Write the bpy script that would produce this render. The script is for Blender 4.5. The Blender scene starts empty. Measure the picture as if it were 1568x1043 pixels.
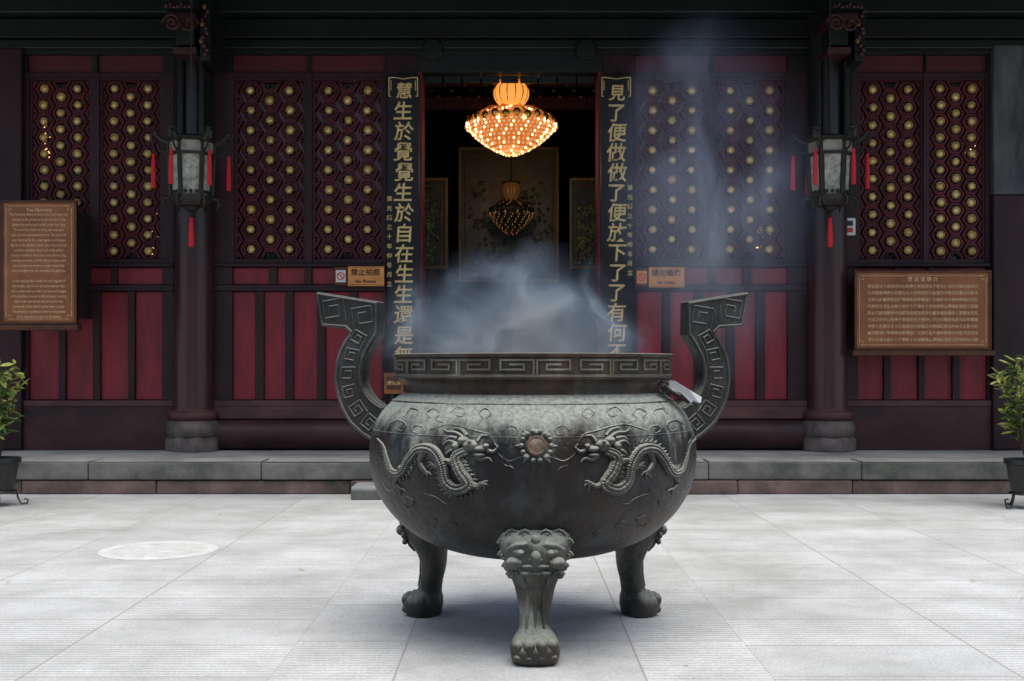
import bpy, bmesh, math, random
from mathutils import Vector, Matrix
random.seed(7)
F=1750.0; D=15.4; H=1.5; CX=784.0; HY=560.0
def WX(px,d=D): return (px-CX)/F*d
def WZ(py,d=D): return H-(py-HY)/F*d

# ------------------------------------------------------------ materials
def newmat(name):
    m=bpy.data.materials.new(name); m.use_nodes=True
    nt=m.node_tree; b=nt.nodes['Principled BSDF']; return m,nt,b
def mat(name,c1,c2=None,rough=.6,metal=0.,scale=6.,bump=.0,stretch=(1,1,1),spec=.5,detail=5,bscale=None,rvar=.12,coat=0.):
    m,nt,b=newmat(name); N=nt.nodes; L=nt.links
    if c2 is None: c2=tuple(x*.6 for x in c1)
    tc=N.new('ShaderNodeTexCoord'); mp=N.new('ShaderNodeMapping'); mp.inputs['Scale'].default_value=stretch
    L.new(tc.outputs['Object'],mp.inputs[0])
    no=N.new('ShaderNodeTexNoise'); no.inputs['Scale'].default_value=scale; no.inputs['Detail'].default_value=detail; no.inputs['Roughness'].default_value=.65
    L.new(mp.outputs[0],no.inputs[0])
    cr=N.new('ShaderNodeValToRGB'); cr.color_ramp.elements[0].position=.32; cr.color_ramp.elements[1].position=.68
    cr.color_ramp.elements[0].color=(*c2,1); cr.color_ramp.elements[1].color=(*c1,1)
    L.new(no.outputs[0],cr.inputs[0]); L.new(cr.outputs[0],b.inputs['Base Color'])
    mr=N.new('ShaderNodeMapRange'); mr.inputs[3].default_value=min(1,rough+rvar); mr.inputs[4].default_value=max(.05,rough-rvar)
    L.new(no.outputs[0],mr.inputs[0]); L.new(mr.outputs[0],b.inputs['Roughness'])
    b.inputs['Metallic'].default_value=metal; b.inputs['Specular IOR Level'].default_value=spec
    b.inputs['Coat Weight'].default_value=coat
    if bump>0:
        n2=N.new('ShaderNodeTexNoise'); n2.inputs['Scale'].default_value=bscale or scale*6; n2.inputs['Detail'].default_value=3
        L.new(mp.outputs[0],n2.inputs[0])
        bp=N.new('ShaderNodeBump'); bp.inputs['Strength'].default_value=bump; bp.inputs['Distance'].default_value=.01
        L.new(n2.outputs[0],bp.inputs['Height']); L.new(bp.outputs[0],b.inputs['Normal'])
    return m
def emis(name,col,strength,base=None):
    m,nt,b=newmat(name)
    b.inputs['Base Color'].default_value=(*(base or col),1); b.inputs['Emission Color'].default_value=(*col,1)
    b.inputs['Emission Strength'].default_value=strength; b.inputs['Roughness'].default_value=.3
    try: m.cycles.emission_sampling='NONE'
    except Exception: pass
    return m

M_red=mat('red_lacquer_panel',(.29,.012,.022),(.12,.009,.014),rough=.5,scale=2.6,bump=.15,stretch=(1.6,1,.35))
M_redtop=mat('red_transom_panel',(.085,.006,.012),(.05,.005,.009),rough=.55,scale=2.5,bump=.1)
M_redjamb=mat('red_door_jamb',(.14,.010,.018),(.07,.007,.012),rough=.5,scale=3,bump=.1)
M_maroon=mat('maroon_frame_paint',(.036,.011,.014),(.013,.006,.008),rough=.5,scale=3,bump=.2,stretch=(1,1,.3),spec=.35)
M_sill=mat('worn_maroon_sill',(.125,.048,.048),(.035,.014,.016),rough=.6,scale=3,bump=.35,stretch=(.5,1,1))
M_log=mat('dark_sill_log',(.07,.027,.028),(.020,.011,.012),rough=.5,scale=2.5,bump=.3,stretch=(.5,1,1),spec=.35)
M_black=mat('black_green_beam',(.011,.015,.015),(.004,.006,.007),rough=.45,scale=2,bump=.15,stretch=(.4,1,1),spec=.35)
M_lattice=mat('lattice_wood',(.070,.028,.034),(.032,.014,.018),rough=.5,scale=9,spec=.3)
M_latred=mat('lattice_red',(.17,.024,.034),(.08,.014,.020),rough=.5,scale=6,spec=.3)
M_bracket=mat('bracket_carving',(.06,.010,.010),(.015,.008,.008),rough=.45,scale=14)
M_gold=mat('aged_gold_leaf',(.42,.26,.07),(.15,.08,.02),rough=.42,metal=.3,scale=18,bump=.15)
M_goldin=mat('gilt_frame_dim',(.22,.13,.035),(.10,.06,.015),rough=.45,metal=.3,scale=10)
M_cream=mat('lattice_rosette_gold',(.92,.72,.32),(.50,.32,.09),rough=.4,metal=.05,scale=4)
M_textgold=mat('gold_leaf_lettering',(.85,.64,.29),(.50,.35,.12),rough=.4,metal=.15,scale=14)
M_board=mat('black_lacquer_board',(.010,.008,.008),(.004,.004,.004),rough=.35,scale=4,bump=.05,spec=.35)
M_copper=mat('copper_plaque',(.36,.135,.050),(.20,.072,.028),rough=.4,metal=.3,scale=3,bump=.15)
M_copframe=mat('copper_frame',(.13,.05,.025),(.06,.025,.014),rough=.4,metal=.4,scale=5)
M_plaqtext=mat('plaque_lettering',(.80,.56,.31),(.58,.37,.18),rough=.4,metal=.2,scale=10)
M_sign=mat('orange_sign_wood',(.70,.30,.08),(.55,.21,.05),rough=.5,scale=5)
M_white=mat('white_plastic',(.7,.7,.68),(.6,.6,.58),rough=.4,scale=8)
M_signred=mat('sign_red',(.6,.03,.03),(.5,.02,.02),rough=.5,scale=8)
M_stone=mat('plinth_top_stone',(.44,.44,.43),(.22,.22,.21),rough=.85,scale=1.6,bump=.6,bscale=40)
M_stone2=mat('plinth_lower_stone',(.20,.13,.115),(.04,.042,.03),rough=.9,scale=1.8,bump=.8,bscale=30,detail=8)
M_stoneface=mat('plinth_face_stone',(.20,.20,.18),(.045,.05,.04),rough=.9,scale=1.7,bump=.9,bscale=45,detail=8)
M_drum=mat('pillar_drum_stone',(.17,.14,.13),(.06,.05,.045),rough=.7,scale=5,bump=.5)
M_iron=mat('dark_iron',(.02,.02,.02),(.012,.012,.012),rough=.5,scale=10)
M_lampglass=mat('lantern_painted_glass',(.60,.58,.48),(.10,.13,.09),rough=.25,scale=11,detail=7)
M_lampwood=mat('lantern_frame_wood',(.030,.025,.020),(.012,.011,.010),rough=.45,scale=9,spec=.35)
M_lampbrass=mat('lantern_top_panel',(.40,.37,.29),(.18,.16,.12),rough=.5,scale=9)
M_tassel=mat('red_tassel',(.65,.012,.02),(.42,.008,.015),rough=.7,scale=30,stretch=(3,3,.3))
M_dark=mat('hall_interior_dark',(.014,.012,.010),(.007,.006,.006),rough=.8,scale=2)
M_glass=mat('dark_window_glass',(.008,.009,.011),(.004,.005,.006),rough=.12,scale=2,rvar=.05)
M_paint=mat('altar_painting',(.045,.050,.016),(.004,.006,.005),rough=.35,scale=5.5,detail=8)
M_chgold=mat('chandelier_brass',(.75,.42,.12),(.5,.25,.06),rough=.25,metal=.9,scale=10)
M_greypost=mat('weathered_grey_render',(.12,.13,.135),(.018,.02,.022),rough=.75,scale=1.8,bump=.4,stretch=(1.8,1,.5),detail=8)
M_roof=mat('grey_roof_tile',(.10,.10,.10),(.05,.05,.05),rough=.8,scale=5,bump=.4)
M_ash=mat('incense_ash',(.4,.39,.37),(.2,.2,.19),rough=.95,scale=15,bump=.8)
M_silver=mat('galvanised_metal',(.62,.63,.62),(.42,.43,.43),rough=.35,metal=.7,scale=9,bump=.1)
M_pot=mat('black_plastic_pot',(.015,.015,.016),(.01,.01,.01),rough=.4,scale=8)
M_leafA=mat('leaf_green',(.09,.17,.025),(.04,.09,.015),rough=.5,scale=6)
M_leafB=mat('leaf_yellow_green',(.46,.46,.11),(.22,.28,.05),rough=.5,scale=6)
M_leafdry=mat('fallen_leaf',(.45,.33,.12),(.3,.18,.06),rough=.7,scale=6)
M_stem=mat('stem',(.08,.06,.03),rough=.8)
M_manhole=mat('manhole_concrete',(.72,.72,.69),(.55,.55,.52),rough=.85,scale=8,bump=.5)
M_bead=emis('chandelier_crystal',(1.0,.30,.06),.45,(.8,.6,.4))
M_beadhot=emis('chandelier_bulb',(1.0,.66,.30),3.4)
M_beadrefl=emis('reflected_crystal',(1.0,.50,.14),.14,(.15,.08,.03))  # faint glow standing in for the reflected crystals
M_amber=emis('amber_glass_bowl',(1.0,.38,.07),.95,(.5,.25,.1))
M_amberlow=emis('amber_glass_shade',(1.0,.26,.04),.34,(.35,.15,.05))
M_amberrefl=emis('reflected_amber_glass',(1.0,.38,.06),.05,(.10,.05,.02))  # faint glow standing in for the reflected vase
M_glint=emis('interior_lamp',(1.0,.50,.2),2.5)

def pillar_mat():
    m,nt,b=newmat('pillar_lacquer'); N=nt.nodes; L=nt.links
    g=N.new('ShaderNodeNewGeometry'); sp=N.new('ShaderNodeSeparateXYZ'); L.new(g.outputs['Position'],sp.inputs[0])
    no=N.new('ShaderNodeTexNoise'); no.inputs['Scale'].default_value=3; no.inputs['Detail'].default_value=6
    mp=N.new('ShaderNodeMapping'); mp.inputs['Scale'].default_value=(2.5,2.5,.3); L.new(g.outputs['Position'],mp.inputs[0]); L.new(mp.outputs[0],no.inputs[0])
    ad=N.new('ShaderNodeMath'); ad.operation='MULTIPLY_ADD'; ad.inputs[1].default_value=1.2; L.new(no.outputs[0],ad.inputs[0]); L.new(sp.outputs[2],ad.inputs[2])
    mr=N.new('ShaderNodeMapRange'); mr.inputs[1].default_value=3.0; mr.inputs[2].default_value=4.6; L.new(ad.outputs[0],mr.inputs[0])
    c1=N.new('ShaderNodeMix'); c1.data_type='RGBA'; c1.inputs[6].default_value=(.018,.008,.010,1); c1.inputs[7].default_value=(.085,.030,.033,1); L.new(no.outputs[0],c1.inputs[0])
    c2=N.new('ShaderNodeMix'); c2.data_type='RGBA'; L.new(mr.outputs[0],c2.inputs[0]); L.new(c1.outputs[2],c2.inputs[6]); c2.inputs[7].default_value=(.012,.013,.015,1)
    L.new(c2.outputs[2],b.inputs['Base Color']); b.inputs['Roughness'].default_value=.30
    bp=N.new('ShaderNodeBump'); bp.inputs['Strength'].default_value=.25; bp.inputs['Distance'].default_value=.02; L.new(no.outputs[0],bp.inputs['Height']); L.new(bp.outputs[0],b.inputs['Normal'])
    return m
M_pillar=pillar_mat()

def bronze_mat(name,b0,b1,b2,rustc,rustamt,d0,d1,thr0,thr1,dustmax=.9,metal=.0,streak=.25,spec=.28):
    m,nt,b=newmat(name); N=nt.nodes; L=nt.links
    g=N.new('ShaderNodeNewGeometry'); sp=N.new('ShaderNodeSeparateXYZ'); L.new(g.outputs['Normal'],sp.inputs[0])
    def noise(scale,stretch,detail=7,rough=.6,dist=0):
        mp=N.new('ShaderNodeMapping'); mp.inputs['Scale'].default_value=stretch; L.new(g.outputs['Position'],mp.inputs[0])
        no=N.new('ShaderNodeTexNoise'); no.inputs['Scale'].default_value=scale; no.inputs['Detail'].default_value=detail; no.inputs['Roughness'].default_value=rough; no.inputs['Distortion'].default_value=dist
        L.new(mp.outputs[0],no.inputs[0]); return no.outputs[0]
    nA=noise(3.4,(1,1,1),7,.7); nS=noise(8.0,(1,1,.09),4); nF=noise(45,(1,1,1),3); nR=noise(2.4,(1,1,.5),5,.65,.6)
    def ramp(src,stops):
        r=N.new('ShaderNodeValToRGB'); e=r.color_ramp.elements
        e[0].position=stops[0][0]; e[0].color=(*stops[0][1],1); e[1].position=stops[-1][0]; e[1].color=(*stops[-1][1],1)
        for p,c in stops[1:-1]:
            x=e.new(p); x.color=(*c,1)
        L.new(src,r.inputs[0]); return r.outputs[0]
    base=ramp(nA,[(.36,b0),(.5,b1),(.66,b2)])
    rust=ramp(nR,[(.44,(0,0,0)),(.58,(1,1,1))])
    mx=N.new('ShaderNodeMix'); mx.data_type='RGBA'; L.new(base,mx.inputs[6]); mx.inputs[7].default_value=(*rustc,1)
    ml=N.new('ShaderNodeMath'); ml.operation='MULTIPLY'; ml.inputs[1].default_value=rustamt; L.new(rust,ml.inputs[0]); L.new(ml.outputs[0],mx.inputs[0])
    sr=ramp(nS,[(.56,(0,0,0)),(.74,(1,1,1))])
    ms=N.new('ShaderNodeMath'); ms.operation='MULTIPLY'; ms.inputs[1].default_value=streak; L.new(sr,ms.inputs[0])
    m1=N.new('ShaderNodeMix'); m1.data_type='RGBA'; L.new(ms.outputs[0],m1.inputs[0]); L.new(mx.outputs[2],m1.inputs[6]); m1.inputs[7].default_value=(.14,.15,.13,1)
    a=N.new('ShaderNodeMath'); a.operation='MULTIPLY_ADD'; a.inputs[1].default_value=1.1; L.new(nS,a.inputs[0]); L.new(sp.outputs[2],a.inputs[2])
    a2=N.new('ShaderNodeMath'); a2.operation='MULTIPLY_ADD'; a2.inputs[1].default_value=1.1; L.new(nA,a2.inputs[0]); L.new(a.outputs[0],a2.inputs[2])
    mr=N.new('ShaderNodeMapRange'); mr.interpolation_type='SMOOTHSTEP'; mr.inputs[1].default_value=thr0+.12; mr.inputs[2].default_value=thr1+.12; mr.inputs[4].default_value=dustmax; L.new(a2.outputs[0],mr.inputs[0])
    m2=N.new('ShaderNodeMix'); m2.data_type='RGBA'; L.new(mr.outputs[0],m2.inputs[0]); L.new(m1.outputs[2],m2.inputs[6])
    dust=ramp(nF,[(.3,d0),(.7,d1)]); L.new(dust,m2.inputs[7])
    L.new(m2.outputs[2],b.inputs['Base Color'])
    b.inputs['Metallic'].default_value=metal; b.inputs['Specular IOR Level'].default_value=spec
    rr=N.new('ShaderNodeMapRange'); rr.inputs[3].default_value=.42; rr.inputs[4].default_value=.9; L.new(mr.outputs[0],rr.inputs[0]); L.new(rr.outputs[0],b.inputs['Roughness'])
    nB=noise(24,(1,1,1),5,.6)
    bp=N.new('ShaderNodeBump'); bp.inputs['Strength'].default_value=.7; bp.inputs['Distance'].default_value=.014; L.new(nB,bp.inputs['Height'])
    L.new(bp.outputs[0],b.inputs['Normal'])
    return m
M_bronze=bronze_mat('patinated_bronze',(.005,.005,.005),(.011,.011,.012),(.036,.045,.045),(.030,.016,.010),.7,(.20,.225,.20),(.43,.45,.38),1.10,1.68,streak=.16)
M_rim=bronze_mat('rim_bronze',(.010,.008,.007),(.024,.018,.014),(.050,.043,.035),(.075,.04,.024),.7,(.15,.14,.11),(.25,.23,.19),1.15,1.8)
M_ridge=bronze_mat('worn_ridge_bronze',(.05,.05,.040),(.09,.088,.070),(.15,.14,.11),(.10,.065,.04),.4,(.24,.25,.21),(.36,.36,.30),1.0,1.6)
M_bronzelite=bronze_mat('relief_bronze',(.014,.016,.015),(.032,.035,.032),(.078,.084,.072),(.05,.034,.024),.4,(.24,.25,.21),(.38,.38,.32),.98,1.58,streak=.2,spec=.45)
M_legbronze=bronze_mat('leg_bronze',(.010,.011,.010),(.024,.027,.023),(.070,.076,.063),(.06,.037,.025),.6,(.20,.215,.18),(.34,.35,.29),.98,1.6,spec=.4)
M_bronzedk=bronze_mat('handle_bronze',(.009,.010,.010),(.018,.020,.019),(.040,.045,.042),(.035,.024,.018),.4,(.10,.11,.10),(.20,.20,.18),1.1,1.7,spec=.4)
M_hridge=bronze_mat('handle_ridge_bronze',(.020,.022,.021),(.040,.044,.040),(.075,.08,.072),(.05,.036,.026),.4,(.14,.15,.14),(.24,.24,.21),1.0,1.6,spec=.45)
M_boss=mat('rubbed_bronze_boss',(.22,.145,.095),(.07,.055,.042),rough=.5,metal=.3,scale=25,bump=.4)

def paving_mat(name,lx,ly,rowh,gthr):
    m,nt,b=newmat(name); N=nt.nodes; L=nt.links
    g=N.new('ShaderNodeNewGeometry')
    mp=N.new('ShaderNodeMapping'); mp.inputs['Location'].default_value=(lx,ly,0); L.new(g.outputs['Position'],mp.inputs[0])
    br=N.new('ShaderNodeTexBrick'); br.inputs['Scale'].default_value=1; br.inputs['Brick Width'].default_value=1.205; br.inputs['Row Height'].default_value=rowh
    br.inputs['Mortar Size'].default_value=.006; br.inputs['Mortar Smooth'].default_value=.3; br.offset=0.0; br.inputs['Bias'].default_value=0
    br.inputs['Color1'].default_value=(1,1,1,1); br.inputs['Color2'].default_value=(0,0,0,1); br.inputs['Mortar'].default_value=(.5,.5,.5,1)
    L.new(mp.outputs[0],br.inputs[0])
    sh=N.new('ShaderNodeSeparateColor'); L.new(br.outputs[0],sh.inputs[0])
    no=N.new('ShaderNodeTexNoise'); no.inputs['Scale'].default_value=.9; no.inputs['Detail'].default_value=9; no.inputs['Roughness'].default_value=.70; L.new(g.outputs['Position'],no.inputs[0])
    nf=N.new('ShaderNodeTexNoise'); nf.inputs['Scale'].default_value=60; nf.inputs['Detail'].default_value=4; L.new(g.outputs['Position'],nf.inputs[0])
    cr=N.new('ShaderNodeValToRGB'); e=cr.color_ramp.elements; e[0].position=.33; e[0].color=(.42,.425,.40,1); e[1].position=.62; e[1].color=(.66,.67,.65,1); L.new(no.outputs[0],cr.inputs[0])
    tint=N.new('ShaderNodeMapRange'); tint.inputs[3].default_value=.87; tint.inputs[4].default_value=1.05; L.new(sh.outputs[0],tint.inputs[0])
    wv=N.new('ShaderNodeTexWave'); wv.bands_direction='Y'; wv.inputs['Scale'].default_value=6.5; wv.inputs['Distortion'].default_value=1.6; wv.inputs['Detail'].default_value=3; wv.inputs['Detail Scale'].default_value=4; L.new(g.outputs['Position'],wv.inputs[0])
    wm=N.new('ShaderNodeMapRange'); wm.inputs[1].default_value=.0; wm.inputs[2].default_value=.45; wm.inputs[3].default_value=.74; wm.inputs[4].default_value=1.03; L.new(wv.outputs[1],wm.inputs[0])
    gate=N.new('ShaderNodeMath'); gate.operation='GREATER_THAN'; gate.inputs[1].default_value=gthr; L.new(sh.outputs[0],gate.inputs[0])
    gm=N.new('ShaderNodeMix'); gm.data_type='FLOAT'; L.new(gate.outputs[0],gm.inputs[0]); gm.inputs[2].default_value=1.0; L.new(wm.outputs[0],gm.inputs[3])
    mm=N.new('ShaderNodeMath'); mm.operation='MULTIPLY'; L.new(tint.outputs[0],mm.inputs[0]); L.new(gm.outputs[0],mm.inputs[1])
    sf=N.new('ShaderNodeMapRange'); sf.inputs[1].default_value=.25; sf.inputs[2].default_value=.75; sf.inputs[3].default_value=.80; sf.inputs[4].default_value=1.14; L.new(nf.outputs[0],sf.inputs[0])
    mm2=N.new('ShaderNodeMath'); mm2.operation='MULTIPLY'; L.new(mm.outputs[0],mm2.inputs[0]); L.new(sf.outputs[0],mm2.inputs[1])
    vm=N.new('ShaderNodeVectorMath'); vm.operation='SCALE'; L.new(cr.outputs[0],vm.inputs[0]); L.new(mm2.outputs[0],vm.inputs['Scale'])
    mo=N.new('ShaderNodeMix'); mo.data_type='RGBA'; L.new(br.outputs[1],mo.inputs[0]); L.new(vm.outputs[0],mo.inputs[6]); mo.inputs[7].default_value=(.36,.35,.32,1)
    L.new(mo.outputs[2],b.inputs['Base Color']); b.inputs['Roughness'].default_value=.85
    h=N.new('ShaderNodeMath'); h.operation='MULTIPLY_ADD'; L.new(br.outputs[1],h.inputs[0]); h.inputs[1].default_value=-1.5; L.new(gm.outputs[0],h.inputs[2])
    h2=N.new('ShaderNodeMath'); h2.operation='MULTIPLY_ADD'; L.new(nf.outputs[0],h2.inputs[0]); h2.inputs[1].default_value=.5; L.new(h.outputs[0],h2.inputs[2])
    bp=N.new('ShaderNodeBump'); bp.inputs['Strength'].default_value=.6; bp.inputs['Distance'].default_value=.008; L.new(h2.outputs[0],bp.inputs['Height']); L.new(bp.outputs[0],b.inputs['Normal'])
    return m
M_pave=paving_mat('stone_paving',-1.25+12.05,.07,.62,.35)
M_path=paving_mat('chiselled_path_paving',-.64+12.05,.30,.93,.15)

# ------------------------------------------------------------ mesh builder
class MB:
    def __init__(s): s.v=[]; s.f=[]; s.m=[]; s.mats=[]
    def mi(s,m):
        if m not in s.mats: s.mats.append(m)
        return s.mats.index(m)
    def add(s,vs,fs,m):
        o=len(s.v); s.v+= [tuple(v) for v in vs]; k=s.mi(m)
        for f in fs: s.f.append(tuple(i+o for i in f)); s.m.append(k)
    def box(s,x0,x1,y0,y1,z0,z1,m):
        if x0>x1:x0,x1=x1,x0
        if z0>z1:z0,z1=z1,z0
        if y0>y1:y0,y1=y1,y0
        s.add([(x0,y0,z0),(x1,y0,z0),(x1,y1,z0),(x0,y1,z0),(x0,y0,z1),(x1,y0,z1),(x1,y1,z1),(x0,y1,z1)],
              [(0,3,2,1),(4,5,6,7),(0,1,5,4),(1,2,6,5),(2,3,7,6),(3,0,4,7)],m)
    def lathe(s,c,prof,n,m,a0=0.,sx=1,sy=1,cap=True,axis='Z'):
        vs=[];fs=[]
        for r,z in prof:
            for i in range(n):
                a=a0+2*math.pi*i/n
                p=(r*math.cos(a)*sx, r*math.sin(a)*sy, z)
                if axis=='Y': p=(p[0],-p[2],p[1])
                elif axis=='X': p=(p[2],p[1],-p[0])
                vs.append((c[0]+p[0],c[1]+p[1],c[2]+p[2]))
        k=len(prof)
        for j in range(k-1):
            for i in range(n):
                i2=(i+1)%n
                fs.append((j*n+i,j*n+i2,(j+1)*n+i2,(j+1)*n+i))
        if cap:
            fs.append(tuple(range(n))[::-1]); fs.append(tuple((k-1)*n+i for i in range(n)))
        s.add(vs,fs,m)
    def tube(s,pts,rad,m,n=8,flat=None):
        pts=[Vector(p) for p in pts]
        if not hasattr(rad,'__len__'): rad=[rad]*len(pts)
        if len(rad)!=len(pts):
            rad=[rad[min(int(i/(len(pts)-1)*(len(rad)-1)+.5),len(rad)-1)] for i in range(len(pts))]
        vs=[];fs=[]; up=None
        for i,p in enumerate(pts):
            t=(pts[min(i+1,len(pts)-1)]-pts[max(i-1,0)])
            if t.length<1e-9: t=Vector((0,0,1))
            t.normalize()
            if up is None: up=t.orthogonal().normalized()
            up=(up-t*up.dot(t)); up=up.normalized() if up.length>1e-6 else t.orthogonal().normalized()
            w=t.cross(up)
            for k in range(n):
                a=2*math.pi*k/n
                vs.append(p+up*math.cos(a)*rad[i]+w*math.sin(a)*rad[i])
        for i in range(len(pts)-1):
            for k in range(n):
                k2=(k+1)%n
                fs.append((i*n+k,i*n+k2,(i+1)*n+k2,(i+1)*n+k))
        fs.append(tuple(range(n))[::-1]); fs.append(tuple((len(pts)-1)*n+k for k in range(n)))
        s.add(vs,fs,m)
    def ell(s,c,r,m,nu=10,nv=7,rot=None):
        vs=[];fs=[]
        for j in range(nv+1):
            ph=math.pi*j/nv
            for i in range(nu):
                a=2*math.pi*i/nu
                p=Vector((r[0]*math.sin(ph)*math.cos(a),r[1]*math.sin(ph)*math.sin(a),-r[2]*math.cos(ph)))
                if rot: p=rot@p
                vs.append(Vector(c)+p)
        for j in range(nv):
            for i in range(nu):
                i2=(i+1)%nu; fs.append((j*nu+i,j*nu+i2,(j+1)*nu+i2,(j+1)*nu+i))
        s.add(vs,fs,m)
    def ribbon(s,pts,w,h,fn,m,step=.04):
        for a,b in zip(pts[:-1],pts[1:]):
            a=Vector(a);b=Vector(b)
            if (b-a).length<1e-6: continue
            n=max(1,int((b-a).length/step))
            d=(b-a).normalized(); nn=Vector((-d.y,d.x))*w/2
            a2=a-d*w/2; b2=b+d*w/2
            vs=[];fs=[]
            for i in range(n+1):
                p=a2.lerp(b2,i/n)
                for off,hh in ((nn,0),(nn,h),(-nn,h),(-nn,0)):
                    vs.append(fn(p.x+off.x,p.y+off.y,hh))
            for i in range(n):
                for k in range(3): fs.append((i*4+k,i*4+k+1,(i+1)*4+k+1,(i+1)*4+k))
            fs.append((0,1,2,3)); fs.append((n*4+3,n*4+2,n*4+1,n*4))
            s.add(vs,fs,m)
    def build(s,name,parent=None,bevel=0,smooth=False,seg=1):
        me=bpy.data.meshes.new(name); me.from_pydata(s.v,[],s.f)
        for m in s.mats: me.materials.append(m)
        me.polygons.foreach_set('material_index',s.m)
        if smooth: me.polygons.foreach_set('use_smooth',[True]*len(me.polygons))
        me.update()
        bm=bmesh.new(); bm.from_mesh(me); bmesh.ops.recalc_face_normals(bm,faces=bm.faces); bm.to_mesh(me); bm.free()
        o=bpy.data.objects.new(name,me); bpy.context.scene.collection.objects.link(o)
        if parent: o.parent=parent
        if bevel:
            b=o.modifiers.new('bevel','BEVEL'); b.width=bevel; b.segments=seg; b.limit_method='ANGLE'; b.angle_limit=math.radians(50)
        if smooth:
            try: me.set_sharp_from_angle(angle=math.radians(45))
            except Exception: pass
        return o
def empty(name):
    o=bpy.data.objects.new(name,None); bpy.context.scene.collection.objects.link(o); return o
def text(body,x,y,z,size,m,parent,name,align='CENTER',ext=.004,sx=1.,spacing=1.):
    c=bpy.data.curves.new(name,'FONT'); c.body=body; c.size=size; c.extrude=ext; c.align_x=align; c.align_y='CENTER'; c.space_line=spacing
    c.offset=size*.012
    o=bpy.data.objects.new(name,c); bpy.context.scene.collection.objects.link(o); o.location=(x,y,z); o.rotation_euler=(math.pi/2,0,0); o.scale=(sx,1,1)
    c.materials.append(m); o.parent=parent; return o

# ------------------------------------------------------------ ground
PT=.373
g=MB(); g.add([(-300,-300,0),(300,-300,0),(300,300,0),(-300,300,0)],[(0,1,2,3)],M_pave); g.build('courtyard_pavement')
g=MB(); g.add([(-1.16,-9,.004),(1.25,-9,.004),(1.25,12.74,.004),(-1.16,12.74,.004)],[(0,1,2,3)],M_path); g.build('central_path')
mh=MB(); mx_,my_=WX(243,9.28),9.28
mh.lathe((mx_,my_,0),[(.47,.0),(.47,.004),(.43,.006),(.425,.003),(.41,.003),(.405,.006),(.0001,.007)],48,M_manhole,cap=False)
for i in range(-5,6):
    w=math.sqrt(max(0,.38**2-(i*.065)**2))
    mh.box(mx_-w,mx_+w,my_+i*.065-.01,my_+i*.065+.01,.005,.0095,M_manhole)
mh.build('manhole_cover')
fl=MB(); rnd=random.Random(11)
for i in range(46):
    x=rnd.uniform(-6,6); y=rnd.uniform(4.6,12.9); s_=rnd.uniform(.012,.028); a_=rnd.uniform(0,6.28)
    c,s2=math.cos(a_)*s_,math.sin(a_)*s_
    fl.add([(x-c,y-s2,.008),(x+s2*.5,y-c*.5,.012),(x+c,y+s2,.016),(x-s2*.5,y+c*.5,.010)],[(0,1,2,3)],M_leafdry)
fl.build('fallen_leaves')

pl=empty('stone_plinth'); p=MB(); PY=13.3
xs=[-16,-13.2,-10.4,-7.6]+[WX(v,PY) for v in (135,400,655,910,1085,1320)]+[7.1,10,13,16]
for a,b in zip(xs[:-1],xs[1:]):
    jy=random.uniform(-.012,.012); jz=random.uniform(-.004,.004)
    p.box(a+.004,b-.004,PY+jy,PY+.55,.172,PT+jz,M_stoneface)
p.build('kerb_slabs',pl,bevel=.018,seg=2)
p=MB(); p.box(-16,16,PY+.56,22,.0,PT-.008,M_stone)
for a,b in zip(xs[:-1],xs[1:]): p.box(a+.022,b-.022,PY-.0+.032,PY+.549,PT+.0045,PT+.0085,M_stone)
p.build('veranda_floor',pl)
p=MB()
xx=-16
while xx<16:
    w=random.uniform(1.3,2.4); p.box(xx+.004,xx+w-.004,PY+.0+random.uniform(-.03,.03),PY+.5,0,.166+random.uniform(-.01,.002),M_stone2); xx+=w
p.build('lower_course',pl,bevel=.02,seg=2)
st=MB(); sd=12.75
st.box(WX(537,sd),WX(1032,sd),sd,PY-.04,0,.105,M_stoneface); st.box(WX(537,sd)+.004,WX(1032,sd)-.004,sd+.01,PY-.05,.1,.15,M_stone)
st.build('stone_step',None,bevel=.015,seg=2)

# ------------------------------------------------------------ temple building
T=empty('temple_hall')
w=MB()
Y0=D-.05
def fr(px0,px1,py0,py1,m,y0=Y0,y1=D+.12,mb=None): (mb or w).box(WX(px0),WX(px1),y0,y1,WZ(py1),WZ(py0),m)
lat=MB(); dots=MB(); panes=MB()
def ring(mb,cx,cz,r0,r1,y0,y1,n,m,a0=0):
    vs=[];fs=[]
    for i in range(n):
        a=a0+2*math.pi*i/n; c,s_=math.cos(a),math.sin(a)
        vs+=[(cx+r0*c,y1,cz+r0*s_),(cx+r0*c,y0,cz+r0*s_),(cx+r1*c,y0,cz+r1*s_),(cx+r1*c,y1,cz+r1*s_)]
    for i in range(n):
        j=(i+1)%n
        for k in range(3): fs.append((i*4+k,i*4+k+1,j*4+k+1,j*4+k))
    mb.add(vs,fs,m)
def bar(mb,x0,z0,x1,z1,wd,y0,y1,m,clip=None):
    d=Vector((x1-x0,z1-z0))
    if d.length<1e-6:return
    d.normalize(); n=Vector((-d.y,d.x))*wd/2
    A=[(x0+n.x,z0+n.y),(x0-n.x,z0-n.y),(x1-n.x,z1-n.y),(x1+n.x,z1+n.y)]
    mb.add([(a,y0,b) for a,b in A]+[(a,y1,b) for a,b in A],[(0,1,2,3),(0,4,5,1),(1,5,6,2),(2,6,7,3),(3,7,4,0)],m)
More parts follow.
